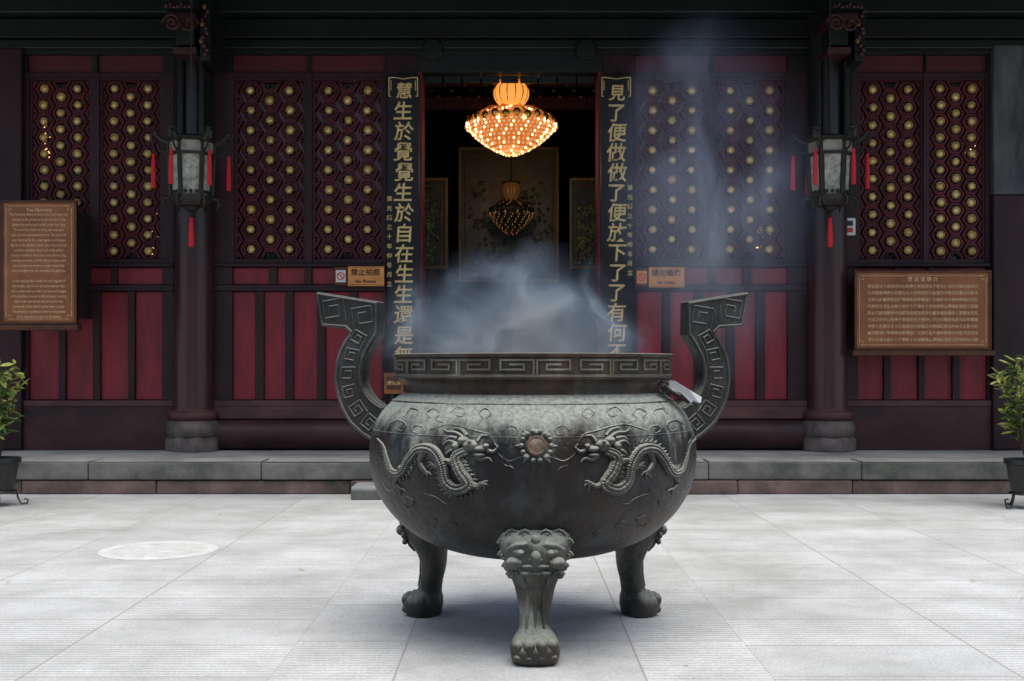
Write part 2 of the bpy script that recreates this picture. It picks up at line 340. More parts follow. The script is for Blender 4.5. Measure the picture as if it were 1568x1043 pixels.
def lattice(px0,px1,py0,py1):
    x0,x1,z0,z1=WX(px0),WX(px1),WZ(py1),WZ(py0)
    W=x1-x0; Hh=z1-z0; cs=W/3.45; rows=round(Hh/(cs*1.0)); rs=Hh/(rows+.0)
    ly0,ly1=D+.01,D+.05
    R=cs*.50
    def cl(x,z): return (min(max(x,x0),x1),min(max(z,z0),z1))
    for c in range(-2,3):
        for r in range(-1,rows+1):
            cx=(x0+x1)/2+c*cs; cz=z1-(r+ (.5 if c%2 else 1.0))*rs
            inside = abs(c)<2 and z0+.04<cz<z1-.04
            if inside:
                jr=random.uniform(.88,1.04); tl=random.uniform(-.008,.008)
                ring(dots,cx+tl,cz,.040*jr,.060*jr,D-.022,D+.02,10,M_gold,a0=math.pi/8)
                dots.lathe((cx+tl,D-.006,cz),[(.0001,.026),(.022,.022),(.036,.010),(.043,0)],10,M_cream,axis='Y',cap=False)
                ring(lat,cx,cz,.086,.096,D-.0,ly1,12,M_latred)
            for k in range(6):
                a=math.pi/3*k; b=a+math.pi/3
                P=cl(cx+R*1.08*math.cos(a),cz+R*1.08*math.sin(a)); Q=cl(cx+R*1.08*math.cos(b),cz+R*1.08*math.sin(b))
                bar(lat,*P,*Q,.013,ly0,ly1,M_latred)
                P=cl(cx+.055*math.cos(a),cz+.055*math.sin(a)); Q=cl(cx+R*1.08*math.cos(a),cz+R*1.08*math.sin(a))
                bar(lat,*P,*Q,.011,ly0+.003,ly1,M_lattice)
                a2=a+math.pi/6
                P=cl(cx+R*.84*math.cos(a2-.36),cz+R*.84*math.sin(a2-.36)); Q=cl(cx+R*.84*math.cos(a2+.36),cz+R*.84*math.sin(a2+.36))
                bar(lat,*P,*Q,.010,ly0+.006,ly1,M_lattice)
                P=cl(cx+.09*math.cos(a2),cz+.09*math.sin(a2)); Q=cl(cx+R*.93*math.cos(a2),cz+R*.93*math.sin(a2))
                bar(lat,*P,*Q,.009,ly0+.008,ly1,M_latred)
    panes.box(x0,x1,D+.085,D+.1,z0,z1,M_glass)
def bay(panels,tall,small,xa,xb):
    edges=[xa]+[e for pp in panels for e in pp]+[xb]
    for i in range(0,len(edges),2):
        fr(edges[i],edges[i+1],112,404,M_maroon)
    fr(xa,xb,112,120,M_maroon,y0=Y0+.01)
    for a,b in panels:
        fr(a,b,120,124,M_maroon,y0=Y0+.015); fr(a,b,397,404,M_maroon,y0=Y0+.015)
        for e0,e1 in ((a,a+2.5),(b-2.5,b)): fr(e0,e1,124,397,M_lattice,y0=Y0+.03)
        lattice(a+2.5,b-2.5,124,397)
    fr(xa,xb,78,85,M_black,y0=Y0-.03)
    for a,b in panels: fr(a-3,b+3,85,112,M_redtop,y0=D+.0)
    gaps=[xa]+[e for a,b in panels for e in (a-3,b+3)]+[xb]
    for i in range(0,len(gaps),2): fr(gaps[i],gaps[i+1],85,112,M_black,y0=Y0)
    fr(xa,xb,404,409,M_maroon,y0=Y0-.045)
    fr(xa,xb,409,437,M_maroon,y0=D+.015,y1=D+.1)
    for a,b in small: fr(a,b,410.5,436,M_red,y0=D-.0,y1=D+.01)
    gs=[xa]+[e for s_ in small for e in s_]+[xb]
    for i in range(0,len(gs),2): fr(gs[i],gs[i+1],409.2,436.8,M_maroon,y0=Y0,y1=D+.012)
    fr(xa,xb,437,446,M_maroon,y0=Y0-.035)
    fr(xa,xb,446,613,M_maroon,y0=D+.02,y1=D+.1)
    for a,b in tall: fr(a,b,447,612,M_red,y0=D-.0,y1=D+.015)
    gs=[xa]+[e for s_ in tall for e in s_]+[xb]
    for i in range(0,len(gs),2): fr(gs[i],gs[i+1],446.2,612.8,M_maroon,y0=Y0,y1=D+.017)
    fr(xa,xb,613,622,M_sill,y0=Y0-.04)
def mir(l): return [(1562-b,1562-a) for a,b in l][::-1]
inP=[(360,468),(479,587)]
inT=[(357,392),(405,438),(450,487),(499,536),(548,586)]
inS=[(357,413),(425,467),(478,527),(538,586)]
outP=[(47,140),(154,248)]
outT=[(46,92),(102,144),(155,198),(208,250)]
outS=[(46,82),(92,120),(127,172),(181,250)]
bay(inP,inT,inS,325,592)
bay(mir(inP),mir(inT),mir(inS),1562-592,1237)
bay(outP,outT,outS,40,268)
bay([(1314,1412),(1420,1507)],[(1312,1352),(1362,1405),(1414,1457),(1467,1510)],[(1312,1368),(1378,1420),(1430,1510)],1294,1514)
w.build('timber_frames',T,bevel=.005)
lat.build('window_lattice',T); dots.build('lattice_rosettes',T,smooth=True); panes.build('window_glass',T)
s=MB()
for a,b in ((325,592),(970,1237)):
    fr(a,b,622,641,M_sill,y0=Y0-.07,mb=s)
    x0,x1=WX(a),WX(b); zc=(WZ(641)+PT)/2+.0; r=(WZ(641)-PT)/2
    s.lathe((x0,D-.03,zc),[(r,0),(r,x1-x0)],24,M_log,axis='X')
for a,b in ((0,268),(1294,1600)):
    fr(a,b,622,690,M_log,y0=Y0-.03,mb=s)
s.build('sill_logs',T,bevel=.012,seg=2,smooth=True)
j=MB()
for sx in (0,1):
    mm=(lambda a,b:(a,b)) if sx==0 else (lambda a,b:(1562-b,1562-a))
    a,b=mm(640,647); fr(a,b,112,690,M_redjamb,y0=Y0-.01,y1=D+.4,mb=j)
    a,b=mm(592,640); fr(a,b,85,690,M_maroon,y0=Y0,y1=D+.3,mb=j)
fr(592,970,78,85,M_black,y0=Y0-.03,mb=j)
fr(640,922,85,112,M_black,y0=Y0-.02,y1=D+.3,mb=j)
fr(647,915,655,690,M_log,y0=Y0,y1=D+.2,mb=j)
for i in range(9):
    a=649+i*29.5
    fr(a,a+27,113,124,M_black,y0=D+.1,y1=D+.14,mb=j)
j.build('door_frame',T,bevel=.006)
k=MB()
for px in (664,896):
    k.lathe((WX(px),D-.08,WZ(80)),[(.150,-.05),(.150,.07),(.125,.10),(.0001,.105)],8,M_black,axis='Y',cap=False,a0=math.pi/8)
k.build('door_pegs',T,bevel=.01)
b_=MB()
b_.box(-14,14,D-.06,D+.3,WZ(60),WZ(30),M_black)
b_.box(-14,14,D-.12,D+.3,WZ(78),WZ(64),M_black)
b_.box(-14,14,D-.03,D+.3,WZ(64),WZ(60),M_iron)
b_.box(-14,14,D-.25,D+.4,WZ(28),WZ(-60),M_black)
b_.build('architrave_beams',T,bevel=.02,seg=2)
sp_=MB()
sp_.box(-14,WX(40),D-.15,D+.4,PT,WZ(78),M_maroon)
sp_.box(WX(1514),WX(1514)+.75,D-.15,D+.4,WZ(300),WZ(73),M_greypost)
sp_.box(WX(1514),WX(1514)+.75,D-.15,D+.4,PT,WZ(300)-.004,M_maroon)
sp_.box(WX(1514)+.755,14,D-.05,D+.4,PT,WZ(73),M_maroon)
sp_.build('end_walls',T,bevel=.02,seg=2)
for i,(px,) in enumerate(((297,),(1267,))):
    q=MB(); d=D-.12; X=WX(px,d); R=.262
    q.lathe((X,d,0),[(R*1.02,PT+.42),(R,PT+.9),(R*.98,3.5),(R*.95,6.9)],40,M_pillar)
    q.lathe((X,d,0),[(.29,PT+.40),(.325,PT+.43),(.335,PT+.47),(.325,PT+.51),(.275,PT+.53),(.26,PT+.56)],40,M_sill)
    q.lathe((X,d,0),[(.30,PT+.16),(.345,PT+.20),(.36,PT+.29),(.345,PT+.37),(.29,PT+.405)],40,M_drum)
    q.lathe((X,d,0),[(.37,PT),(.37,PT+.15),(.33,PT+.19)],8,M_drum,a0=math.pi/8)
    for dx in (-.10,.18):
        q.tube([(X+dx,d-.27,WZ(215)),(X+dx,d-.27,WZ(95))],.055,M_board,n=12)
    q.build('pillar',T,smooth=True)
    c=MB(); Z=lambda py:WZ(py,14.7); yb=14.75
    X2=WX(px-12 if i==0 else px+16,14.7)
    c.box(X2-.20,X2+.20,yb-.4,D,Z(25),Z(-40),M_black)
    c.box(X2-.16,X2+.16,yb-.25,D,Z(45),Z(25)-.005,M_bracket)
    c.box(X2-.19,X2+.19,yb-.32,D,Z(40),Z(30),M_maroon)
    c.box(X2-.12,X2+.12,yb-.1,D,Z(70),Z(45)-.005,M_black)
    c.box(X2-.15,X2+.15,yb-.12,D,Z(84),Z(74),M_bracket)
    for t in range(2):
        pts=[]
        for kk in range(26):
            a=kk*.42; rr=.12*(1-kk/30)
            pts.append((X2+(1 if t else -1)*(.10+rr*math.cos(a)),yb-.33+.05*t,Z(45)+rr*math.sin(a)))
        c.tube(pts,.018,M_bracket,n=6)
    for kk in range(7):
        c.ell((X2-.14+kk*.047,yb-.42,Z(22)+.02*math.sin(kk*2)),(.022,.02,.03),M_bracket,8,5)
    for kk in range(12):
        a=kk*.7
        c.ell((X2+.26+.04*math.sin(a*2),yb-.15,Z(14+kk*6.5)),(.03,.03,.04),M_bracket if kk%4 else M_goldin,8,5)
    c.box(X2+.20,X2+.33,yb-.12,D,Z(95),Z(0),M_black)
    c.build('carved_bracket',T,bevel=.012,seg=2)
for X in (-9.5,9.5):
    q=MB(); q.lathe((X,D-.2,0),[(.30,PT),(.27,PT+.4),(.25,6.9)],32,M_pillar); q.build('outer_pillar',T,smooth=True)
def roof(mb,y0,z0,y1,z1,t,m,xw=15):
    mb.add([(-xw,y0,z0),(xw,y0,z0),(xw,y1,z1),(-xw,y1,z1),(-xw,y0,z0+t),(xw,y0,z0+t),(xw,y1,z1+t),(-xw,y1,z1+t)],
        [(0,3,2,1),(4,5,6,7),(0,1,5,4),(1,2,6,5),(2,3,7,6),(3,0,4,7)],m)
r_=MB()
roof(r_,11.9,6.08,19,8.7,.12,M_roof); roof(r_,19,8.7,25.7,6.15,.12,M_roof)
for i in range(75):
    x=-14.8+i*.4
    r_.tube([(x,11.95,6.01),(x,15.6,7.32)],.05,M_maroon,n=8)
    r_.tube([(x+.2,11.85,6.26),(x+.2,19,8.90)],.07,M_roof,n=8)
r_.build('eaves_roof',T)
rb=MB(); rb.box(-14,14,D-.1,D+.4,WZ(-60),7.3,M_black); rb.build('upper_wall',T)
rm=MB(); y1=22
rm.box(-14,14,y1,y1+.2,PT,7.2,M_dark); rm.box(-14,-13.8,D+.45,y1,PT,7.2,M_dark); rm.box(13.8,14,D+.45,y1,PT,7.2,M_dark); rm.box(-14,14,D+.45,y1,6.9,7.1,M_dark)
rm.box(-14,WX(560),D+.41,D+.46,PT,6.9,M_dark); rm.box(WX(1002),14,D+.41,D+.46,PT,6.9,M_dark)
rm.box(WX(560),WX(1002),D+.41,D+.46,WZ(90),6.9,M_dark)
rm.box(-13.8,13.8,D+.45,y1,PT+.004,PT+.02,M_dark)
rm.build('hall_interior',T)

eh=empty('sky_blocker_hall'); a=MB()  # unseen hall behind the camera, added to block low sky and darken fronts
a.box(-15,-2,-9.4,-9,0,5.2,M_maroon); a.box(2,15,-9.4,-9,0,5.2,M_maroon); a.box(-2,2,-9.4,-9,3.4,5.2,M_black)
for i in range(12):
    x=-13.5+i*2.45
    if abs(x)>2.8: a.box(x-.75,x+.75,-9.0,-8.95,1.2,3.6,M_latred)
    a.box(x-1.3,x-1.1,-8.99,-8.8,0,5.2,M_maroon)
a.build('sky_blocker_wall',eh,bevel=.01)
a=MB(); roof(a,-7.6,4.9,-12,7.6,.15,M_roof); roof(a,-16.4,4.9,-12,7.6,.15,M_roof)
a.build('sky_blocker_roof',eh)

def screen(name,px0,px1,py0,py1,d,m_in=M_paint,bot=None):
    e=empty(name); a=MB(); X0,X1,Z0,Z1=WX(px0,d),WX(px1,d),WZ(py1,d),WZ(py0,d); t=.05
    G=M_goldin
    a.box(X0,X1,d,d+.06,Z1-t,Z1,G); a.box(X0,X1,d,d+.06,Z0,Z0+t,G); a.box(X0,X0+t,d+.001,d+.06,Z0+t,Z1-t,G); a.box(X1-t,X1,d+.001,d+.06,Z0+t,Z1-t,G)
    a.box(X0+.11,X1-.11,d+.02,d+.05,Z1-.14,Z1-.12,G); a.box(X0+.10,X0+.12,d+.02,d+.05,Z0+.05,Z1-.12,G); a.box(X1-.12,X1-.10,d+.02,d+.05,Z0+.05,Z1-.12,G)
    a.build('gilt_frame',e,bevel=.008)
    a=MB(); a.box(X0+t,X1-t,d+.055,d+.08,Z0+t,Z1-t,m_in); a.build('painted_panel',e)
    a=MB()
    for kk in range(70):
        x=random.uniform(X0+.2,X1-.2); z=random.uniform(Z0+.1,Z0+(Z1-Z0)*.7)
        for q in range(3):
            a.ell((x+random.gauss(0,.06),d+.045,z+random.gauss(0,.06)),(.035,.012,.03),random.choice([M_paint,M_leafA,M_iron,M_iron]),7,4)
    a.build('carved_foliage',e)
    a=MB(); a.box(X0-.1,X1+.1,d-.1,d+.4,PT,Z0-.01,M_dark); a.build('cabinet_base',e,bevel=.01)
    return e
screen('altar_shrine',702,856,225,432,19.2)
screen('side_shrine',630,686,272,412,18.2)
screen('side_shrine',872,935,272,412,18.2)
fz=MB()
for kk in range(26):
    X=WX(650+kk*10.4,17.6)
    fz.ell((X,17.6,WZ(130+ (kk%3)*9,17.6)),(.03,.02,.02),M_goldin,6,4)
    if kk%3==0: fz.box(X,X+.3,17.62,17.7,WZ(166,17.6),WZ(148,17.6),M_bracket)
for yy in (127,150): fz.box(WX(640,17.6),WX(925,17.6),17.65,17.75,WZ(yy+3,17.6),WZ(yy,17.6),M_lattice)
fz.build('inner_frieze',T)
gl=MB()
for (px,py,n_) in ((66,225,16),(1490,215,16),(228,360,9),(1166,352,12),(70,190,5)):
    for i in range(n_):
        gl.ell((WX(px+random.gauss(0,5)),D+.065,WZ(py+random.gauss(0,14))),(.009,.006,.009),M_glint,6,4)
gl.build('window_fairy_lights',T)

# ------------------------------------------------------------ couplets
def couplet(px0,px1,chars,c0,sp,side,name='couplet_board'):
    e=empty(name); a=MB(); d=D-.13
    X0,X1=WX(px0,d),WX(px1,d)
    a.box(X0,X1,d,d+.06,WZ(606,d),WZ(114,d),M_board)
    a.build('board',e,bevel=.012,seg=2)
    a=MB(); xc=(X0+X1)/2
    zt=WZ(119,d)
    for sg in (-1,1):
        bar(a,xc+sg*.19,zt,xc+sg*.12,zt,.012,d-.008,d+.001,M_textgold)
        bar(a,xc+sg*.19,zt,xc+sg*.19,zt-.25,.012,d-.010,d+.001,M_textgold)
        bar(a,xc+sg*.163,zt-.04,xc+sg*.163,zt-.17,.008,d-.009,d+.001,M_textgold)
        bar(a,xc+sg*.19,zt-.25,xc+sg*.165,zt-.25,.010,d-.012,d+.001,M_textgold)
        bar(a,xc+sg*.12,zt,xc+sg*.0,zt-.02,.008,d-.011,d+.001,M_textgold)
    a.tube([(xc-.12,d+.02,WZ(114,d)),(xc,d+.02,WZ(98,d)),(xc+.12,d+.02,WZ(114,d))],.008,M_iron,n=6)
    a.build('gilt_fret',e)
    rr=random.Random(len(chars))
    for i,ch in enumerate(chars):
        o=text(ch,xc+rr.uniform(-.008,.008),d-.006,WZ(c0+sp*i,d),.225 if i==0 else .262,M_textgold,e,'character_%d'%(i+1),ext=.006)
        o.data.shear=.08
    sm='清光緒三十年仲冬月立'
    for i,ch in enumerate(sm):
        text(ch,xc+side*.185,d-.004,WZ((305 if side<0 else 288)+i*14.5,d),.075,M_textgold,e,'inscription_%d'%(i+1),ext=.003)
couplet(593,642,'慧生於覺覺生於自在生生還是無生',141,31.2,-1)
couplet(920,967,'見了便做做了便放下了了有何不了',144,30.6,1)

# ------------------------------------------------------------ plaques & signs
def plaque(px0,px1,py0,py1,d,lines,size,title,sp,sxx=1.):
    e=empty('inscription_plaque'); a=MB(); X0,X1,Z0,Z1=WX(px0,d),WX(px1,d),WZ(py1,d),WZ(py0,d)
    a.box(X0,X1,d,d+.05,Z0,Z1,M_copper)
    for (x0,x1,z0,z1) in ((X0,X1,Z1-.03,Z1),(X0,X1,Z0,Z0+.03),(X0,X0+.03,Z0+.031,Z1-.031),(X1-.03,X1,Z0+.031,Z1-.031)):
        a.box(x0,x1,d-.02,d+.049,z0-.002,z1+.002,M_copframe)
    a.box(X0-.03,X1+.03,d-.05,d+.1,Z0-.075,Z0-.004,M_copframe)
    a.box(X0+.1,X0+.2,d+.05,D-.02,Z0+.1,Z1-.1,M_iron); a.box(X1-.2,X1-.1,d+.05,D-.02,Z0+.1,Z1-.1,M_iron)
    a.build('copper_panel',e,bevel=.006)
    a=MB()
    q=.07
    for sx,sz in ((X0+q,Z0+q),(X1-q,Z0+q),(X0+q,Z1-q),(X1-q,Z1-q)):
        dx=.10 if sx<(X0+X1)/2 else -.10; dz=.10 if sz<(Z0+Z1)/2 else -.10
        bar(a,sx+dx*.25,sz,sx+dx,sz,.007,d-.003,d+.001,M_plaqtext); bar(a,sx,sz+dz*.25,sx,sz+dz,.007,d-.004,d+.001,M_plaqtext)
        bar(a,sx+dx*.5,sz+dz*.25,sx+dx*.5,sz+dz*.5,.006,d-.0035,d+.001,M_plaqtext); bar(a,sx+dx*.25,sz+dz*.5,sx+dx*.5,sz+dz*.5,.006,d-.0045,d+.001,M_plaqtext)
    bar(a,X0+.18,Z1-q,X1-.18,Z1-q,.005,d-.003,d+.001,M_plaqtext); bar(a,X0+.18,Z0+q,X1-.18,Z0+q,.005,d-.003,d+.001,M_plaqtext)
    bar(a,X0+q,Z0+.18,X0+q,Z1-.18,.005,d-.003,d+.001,M_plaqtext); bar(a,X1-q,Z0+.18,X1-q,Z1-.18,.005,d-.003,d+.001,M_plaqtext)
    a.build('border_fret',e)
    o=text(title,(X0+X1)/2,d-.002,Z1-.12,size*1.3,M_plaqtext,e,'title',ext=.001)
    o=text('\n'.join(lines),(X0+X1)/2,d-.002,(Z0+Z1)/2-.04,size,M_plaqtext,e,'inscription',ext=.001,spacing=sp,sx=sxx)
eng=["Yue Nunnery Abbey is one of the most important","temples in the province; it was founded in the","Eastern Jin period and rebuilt under the Qing.","There are five halls set along one axis, each","with its own courtyard before it. The great hall","was restored by the congregation and houses","figures of the Buddha seated upon lotus thrones","carved in camphor wood and richly gilded.","Nuns in residence chant the sutras twice a day,","morning and dusk, and the library keeps a rare","set of scriptures written on palm leaves that","were brought over the mountains by pilgrims.","","In the west garden stands the relic pagoda of","the temple, cast in iron and nine storeys high,","and a stone stele cut with one thousand images","of the Buddha. Incense is offered every morning","before the central hall and on festival days","thousands of the faithful gather here to pray.","The temple is a protected historic monument","of the city and it is open to all visitors."]
plaque(1,118,307,497,14.6,eng,.046,"Yue Nunnery",1.42,.80)
zh="愛道堂位于成都市中心始建于東晉原名千佛寺唐代改稱圓覺庵清光緒年間重建殿宇莊嚴古木參天現爲四川省重點文物保護單位内有天王殿大雄寶殿藏經樓等建築供奉釋迦牟尼佛像及千佛金剛舍利塔歷代高僧住錫弘法香火鼎盛每逢佛誕十方信衆雲集禮佛誦經祈求國泰民安風調雨順寺中珍藏貝葉經及明清字畫多幅爲鎮寺之寶"
zl=[(zh*3)[i*29:(i+1)*29] for i in range(9)]
plaque(1308,1518,414,536,15.0,zl,.050,"愛 道 堂 簡 介",1.75)
def wsign(px0,px1,py0,py1,d,t1,t2,icon):
    e=empty('no_photo_sign'); a=MB(); X0,X1,Z0,Z1=WX(px0,d),WX(px1,d),WZ(py1,d),WZ(py0,d)
    xi=X0+.17
    a.box(xi+.01,X1,d,d+.03,Z0,Z1,M_sign); a.box(X0,xi-.006,d,d+.03,Z0+.01,Z1-.01,M_copframe)
    for z in (Z0+.012,Z1-.016): a.box(xi+.02,X1-.01,d-.003,d,z,z+.005,M_copframe)
    a.box(X0+.02,xi-.02,d-.006,d,Z0+.05,Z1-.05,M_white if icon else M_sign)
    a.build('board',e,bevel=.004)
    a=MB(); ring(a,(X0+xi)/2,(Z0+Z1)/2,.04,.053,d-.012,d-.006,20,M_signred); bar(a,(X0+xi)/2-.033,(Z0+Z1)/2+.033,(X0+xi)/2+.033,(Z0+Z1)/2-.033,.014,d-.011,d-.006,M_signred); a.build('prohibition_symbol',e)
    text(t1,(xi+X1)/2,d-.003,Z1-.085,.098,M_board,e,'caption_chinese',ext=.001); text(t2,(xi+X1)/2,d-.003,Z0+.06,.062,M_board,e,'caption_english',ext=.001)
wsign(512,588,408,438,D-.18,'禁止拍照','No Photos',1)
wsign(973,1048,409,440,D-.18,'請勿攝像','No Video',0)
wx=MB(); d=D-.16
wx.box(WX(1293,d),WX(1310,d),d,d+.05,WZ(360,d),WZ(334,d),M_white); wx.box(WX(1297,d),WX(1306,d),d-.006,d,WZ(356,d),WZ(349,d),M_signred); wx.box(WX(1297,d),WX(1306,d),d-.006,d,WZ(346,d),WZ(338,d),M_iron)
wx.build('fire_alarm_box',None,bevel=.006)
ns=empty('notice_board'); a=MB(); d=D-.3
a.box(WX(588,d),WX(618,d),d,d+.03,WZ(603,d),WZ(571,d),M_copper); a.box(WX(592,d),WX(614,d),d-.003,d,WZ(597,d),WZ(577,d),M_copframe); a.box(WX(600,d)-.02,WX(600,d)+.02,d+.031,d+.06,PT,WZ(571,d),M_iron); a.build('board',ns,bevel=.004)
text('請安靜',WX(603,d),d-.005,WZ(587,d),.06,M_textgold,ns,'caption',ext=.001)

# ------------------------------------------------------------ chandelier and its reflection
def chandelier(px,d,py_top,py_bot,rpx,bm,hot,am,low,brass,light=None,lit=True):
    e=empty('chandelier_or_reflection'); X=WX(px,d); s=d/F; zt=WZ(py_top,d); zb=WZ(py_bot,d); Hh=zt-zb; R=rpx*s
    a=MB(); n=80
    prof=[(.16,.02),(.30,-.02),(.365,-.09),(.375,-.15),(.35,-.22),(.29,-.28),(.22,-.32),(.28,-.36)]
    vs=[];fs=[]
    for r,z in prof:
        for i in range(n):
            an=2*math.pi*i/n; rr=r*R*(1+.10*abs(math.cos(an*6))-.05); vs.append((X+rr*math.cos(an),d+rr*math.sin(an),zt+z*Hh))
    for jj in range(len(prof)-1):
        for i in range(n): fs.append((jj*n+i,jj*n+(i+1)%n,(jj+1)*n+(i+1)%n,(jj+1)*n+i))
    a.add(vs,fs,am)
    a.build('amber_vase',e,smooth=True)
    a=MB()
    a.lathe((X,d,0),[(.2*R,zt+.02),(.42*R,zt+.015*Hh),(.44*R,zt+.0*Hh),(.24*R,zt-.01*Hh)],24,brass)
    for i in range(12):
        an=2*math.pi*(i+.5)/12
        a.tube([(X+R*q*math.cos(an),d+R*q*math.sin(an),zt-z*Hh) for q,z in ((.28,.02),(.35,.08),(.365,.15),(.33,.23),(.25,.29))],R*.014,brass,n=5)
    a.lathe((X,d,0),[(.2*R,zt-.33*Hh),(.45*R,zt-.39*Hh),(.75*R,zt-.46*Hh),(.97*R,zt-.50*Hh),(.99*R,zt-.55*Hh),(.9*R,zt-.58*Hh)],40,low,cap=False)
    a.lathe((X,d,0),[(.84*R,zt-.57*Hh),(.66*R,zt-.74*Hh),(.42*R,zt-.90*Hh),(.12*R,zt-.97*Hh)],32,low,cap=False)
    a.tube([(X,d,zt),(X,d,6.9)],.012,brass,n=6)
    for i in range(26):
        an=2*math.pi*i/26
        a.ell((X+R*.98*math.cos(an),d+R*.98*math.sin(an),zt-(.525+.02*(i%2))*Hh),(.085*R,.05*R,.06*Hh),brass,8,5,rot=Matrix.Rotation(an+math.pi/2,3,'Z'))
    for i in range(10):
        an=2*math.pi*i/10
        a.tube([(X+R*.25*math.cos(an),d+R*.25*math.sin(an),zt-.34*Hh),(X+R*.6*math.cos(an),d+R*.6*math.sin(an),zt-.37*Hh),(X+R*.95*math.cos(an),d+R*.95*math.sin(an),zt-.50*Hh)],R*.025,brass,n=6)
    a.build('brass_frame',e,smooth=True)
    a=MB()
    tiers=[(.97,.60,60),(.93,.645,56),(.87,.69,52),(.80,.735,46),(.72,.78,42),(.62,.83,36),(.51,.875,30),(.39,.92,24),(.25,.96,16),(.12,.99,8)]
    for ti,(r,t,nn) in enumerate(tiers):
        for i in range(nn):
            an=2*math.pi*(i+ (ti%2)*.5)/nn
            a.ell((X+R*r*math.cos(an),d+R*r*math.sin(an),zt-t*Hh),(R*.026,R*.026,Hh*.020),hot if (i*7+ti*3)%3==0 else bm,6,4)
    for i in range(40):
        an=2*math.pi*i/40
        for t in range(4):
            r=.30+.17*t
            a.ell((X+R*r*math.cos(an+t*.08),d+R*r*math.sin(an+t*.08),zt-(.355+.033*t)*Hh),(R*.022,R*.022,Hh*.018),hot if (i+t)%5==0 else bm,6,4)
    for i in range(24):
        an=2*math.pi*i/24
        a.ell((X+R*1.0*math.cos(an),d+R*1.0*math.sin(an),zt-.60*Hh),(R*.02,R*.02,Hh*.04),hot if i%2 else bm,6,4)
    a.build('crystals',e,smooth=True)
    if light:
        l=bpy.data.lights.new('chandelier_light','POINT'); l.energy=light; l.color=(1,.55,.24); l.shadow_soft_size=.3
        o=bpy.data.objects.new('chandelier_light',l); bpy.context.scene.collection.objects.link(o); o.location=(X,d,zb-.12); o.parent=e
chandelier(783,16.4,128,238,70,M_bead,M_beadhot,M_amber,M_amberlow,M_chgold,light=16)
chandelier(783,18.6,280,360,34,M_iron,M_beadrefl,M_amberrefl,M_iron,M_iron)  # reflection of the chandelier in glass, modelled as a second dim mesh

# ------------------------------------------------------------ lanterns
def tassel(a,x,y,z0,z1,r):
    a.tube([(x,y,z0+.08),(x,y,z0)],.004,M_iron,n=5)
    a.ell((x,y,z0-.01),(r*.8,r*.8,.022),M_tassel,8,5)
    L_=z0-z1
    a.lathe((x,y,z1),[(r*.95,0),(r*1.0,L_*.4),(r*.8,L_*.8),(r*.5,L_)],10,M_tassel)
def lantern(px,d=14.2,ph=12):
    e=empty('palace_lantern'); X=WX(px,d); Z=lambda py:WZ(py,d); a=MB(); R=.30; A0=math.radians(ph)
    a.lathe((X,d,0),[(R*.5,Z(208)),(R*.75,Z(211)),(R*1.08,Z(214)),(R*1.1,Z(217)),(R*.98,Z(219))],6,M_lampwood,a0=A0)
    a.lathe((X,d,0),[(R*.90,Z(219)),(R*.90,Z(236))],6,M_lampbrass,a0=A0,cap=False)
    a.lathe((X,d,0),[(R*1.02,Z(240)),(R*1.02,Z(236))],6,M_lampwood,a0=A0)
    a.lathe((X,d,0),[(R*.62,Z(316)),(R*.85,Z(308)),(R*.95,Z(301)),(R*.8,Z(300))],6,M_lampwood,a0=A0)
    a.lathe((X,d,0),[(.0001,Z(326)),(.07,Z(322)),(.12,Z(317)),(.1,Z(314))],6,M_lampwood,a0=A0,cap=False)
    a.lathe((X,d,0),[(R*.76,Z(301)),(R*.84,Z(240))],6,M_lampglass,a0=A0,cap=False)
    for i in range(6):
        an=A0+math.pi/3*i; c,s_=math.cos(an),math.sin(an)
        a.tube([(X+R*.80*c,d+R*.80*s_,Z(302)),(X+R*.90*c,d+R*.90*s_,Z(238))],.034,M_lampwood,n=6)
        a.tube([(X+R*.92*c,d+R*.92*s_,Z(237)),(X+R*.92*c,d+R*.92*s_,Z(218))],.024,M_lampwood,n=6)
        pts=[(R*.9,220),(R*1.2,216),(R*1.42,208),(R*1.58,210),(R*1.56,219),(R*1.40,220)]
        a.tube([(X+r*c,d+r*s_,Z(q)) for r,q in pts],[.036,.034,.030,.028,.022,.012],M_lampwood,n=7)
        a.ell((X+R*1.45*c,d+R*1.45*s_,Z(205)),(.042,.042,.036),M_lampwood,7,5)
        a.tube([(X+R*1.02*c,d+R*1.02*s_,Z(236)),(X+R*1.25*c,d+R*1.25*s_,Z(232)),(X+R*1.35*c,d+R*1.35*s_,Z(224))],.014,M_lampwood,n=5)
        tassel(a,X+R*1.5*c,d+R*1.5*s_,Z(238),Z(290),.030)
        pts=[(R*.85,303),(R*1.05,305),(R*1.12,312),(R*1.0,320)]
        a.tube([(X+r*c,d+r*s_,Z(q)) for r,q in pts],[.026,.026,.02,.01],M_lampwood,n=6)
        m1=A0+math.pi/3*(i+.5)
        for q in (-.3,0,.3):
            a.ell((X+R*.74*math.cos(m1+q),d+R*.74*math.sin(m1+q),Z(296)),(.022,.022,.025),M_lampwood,6,4)
    tassel(a,X,d,Z(334),Z(378),.036)
    a.tube([(X,d,Z(209)),(X,d,6.3)],.010,M_iron,n=6)
    a.build('lantern_body',e,smooth=False)
lantern(293,ph=14); lantern(1271,ph=-8)

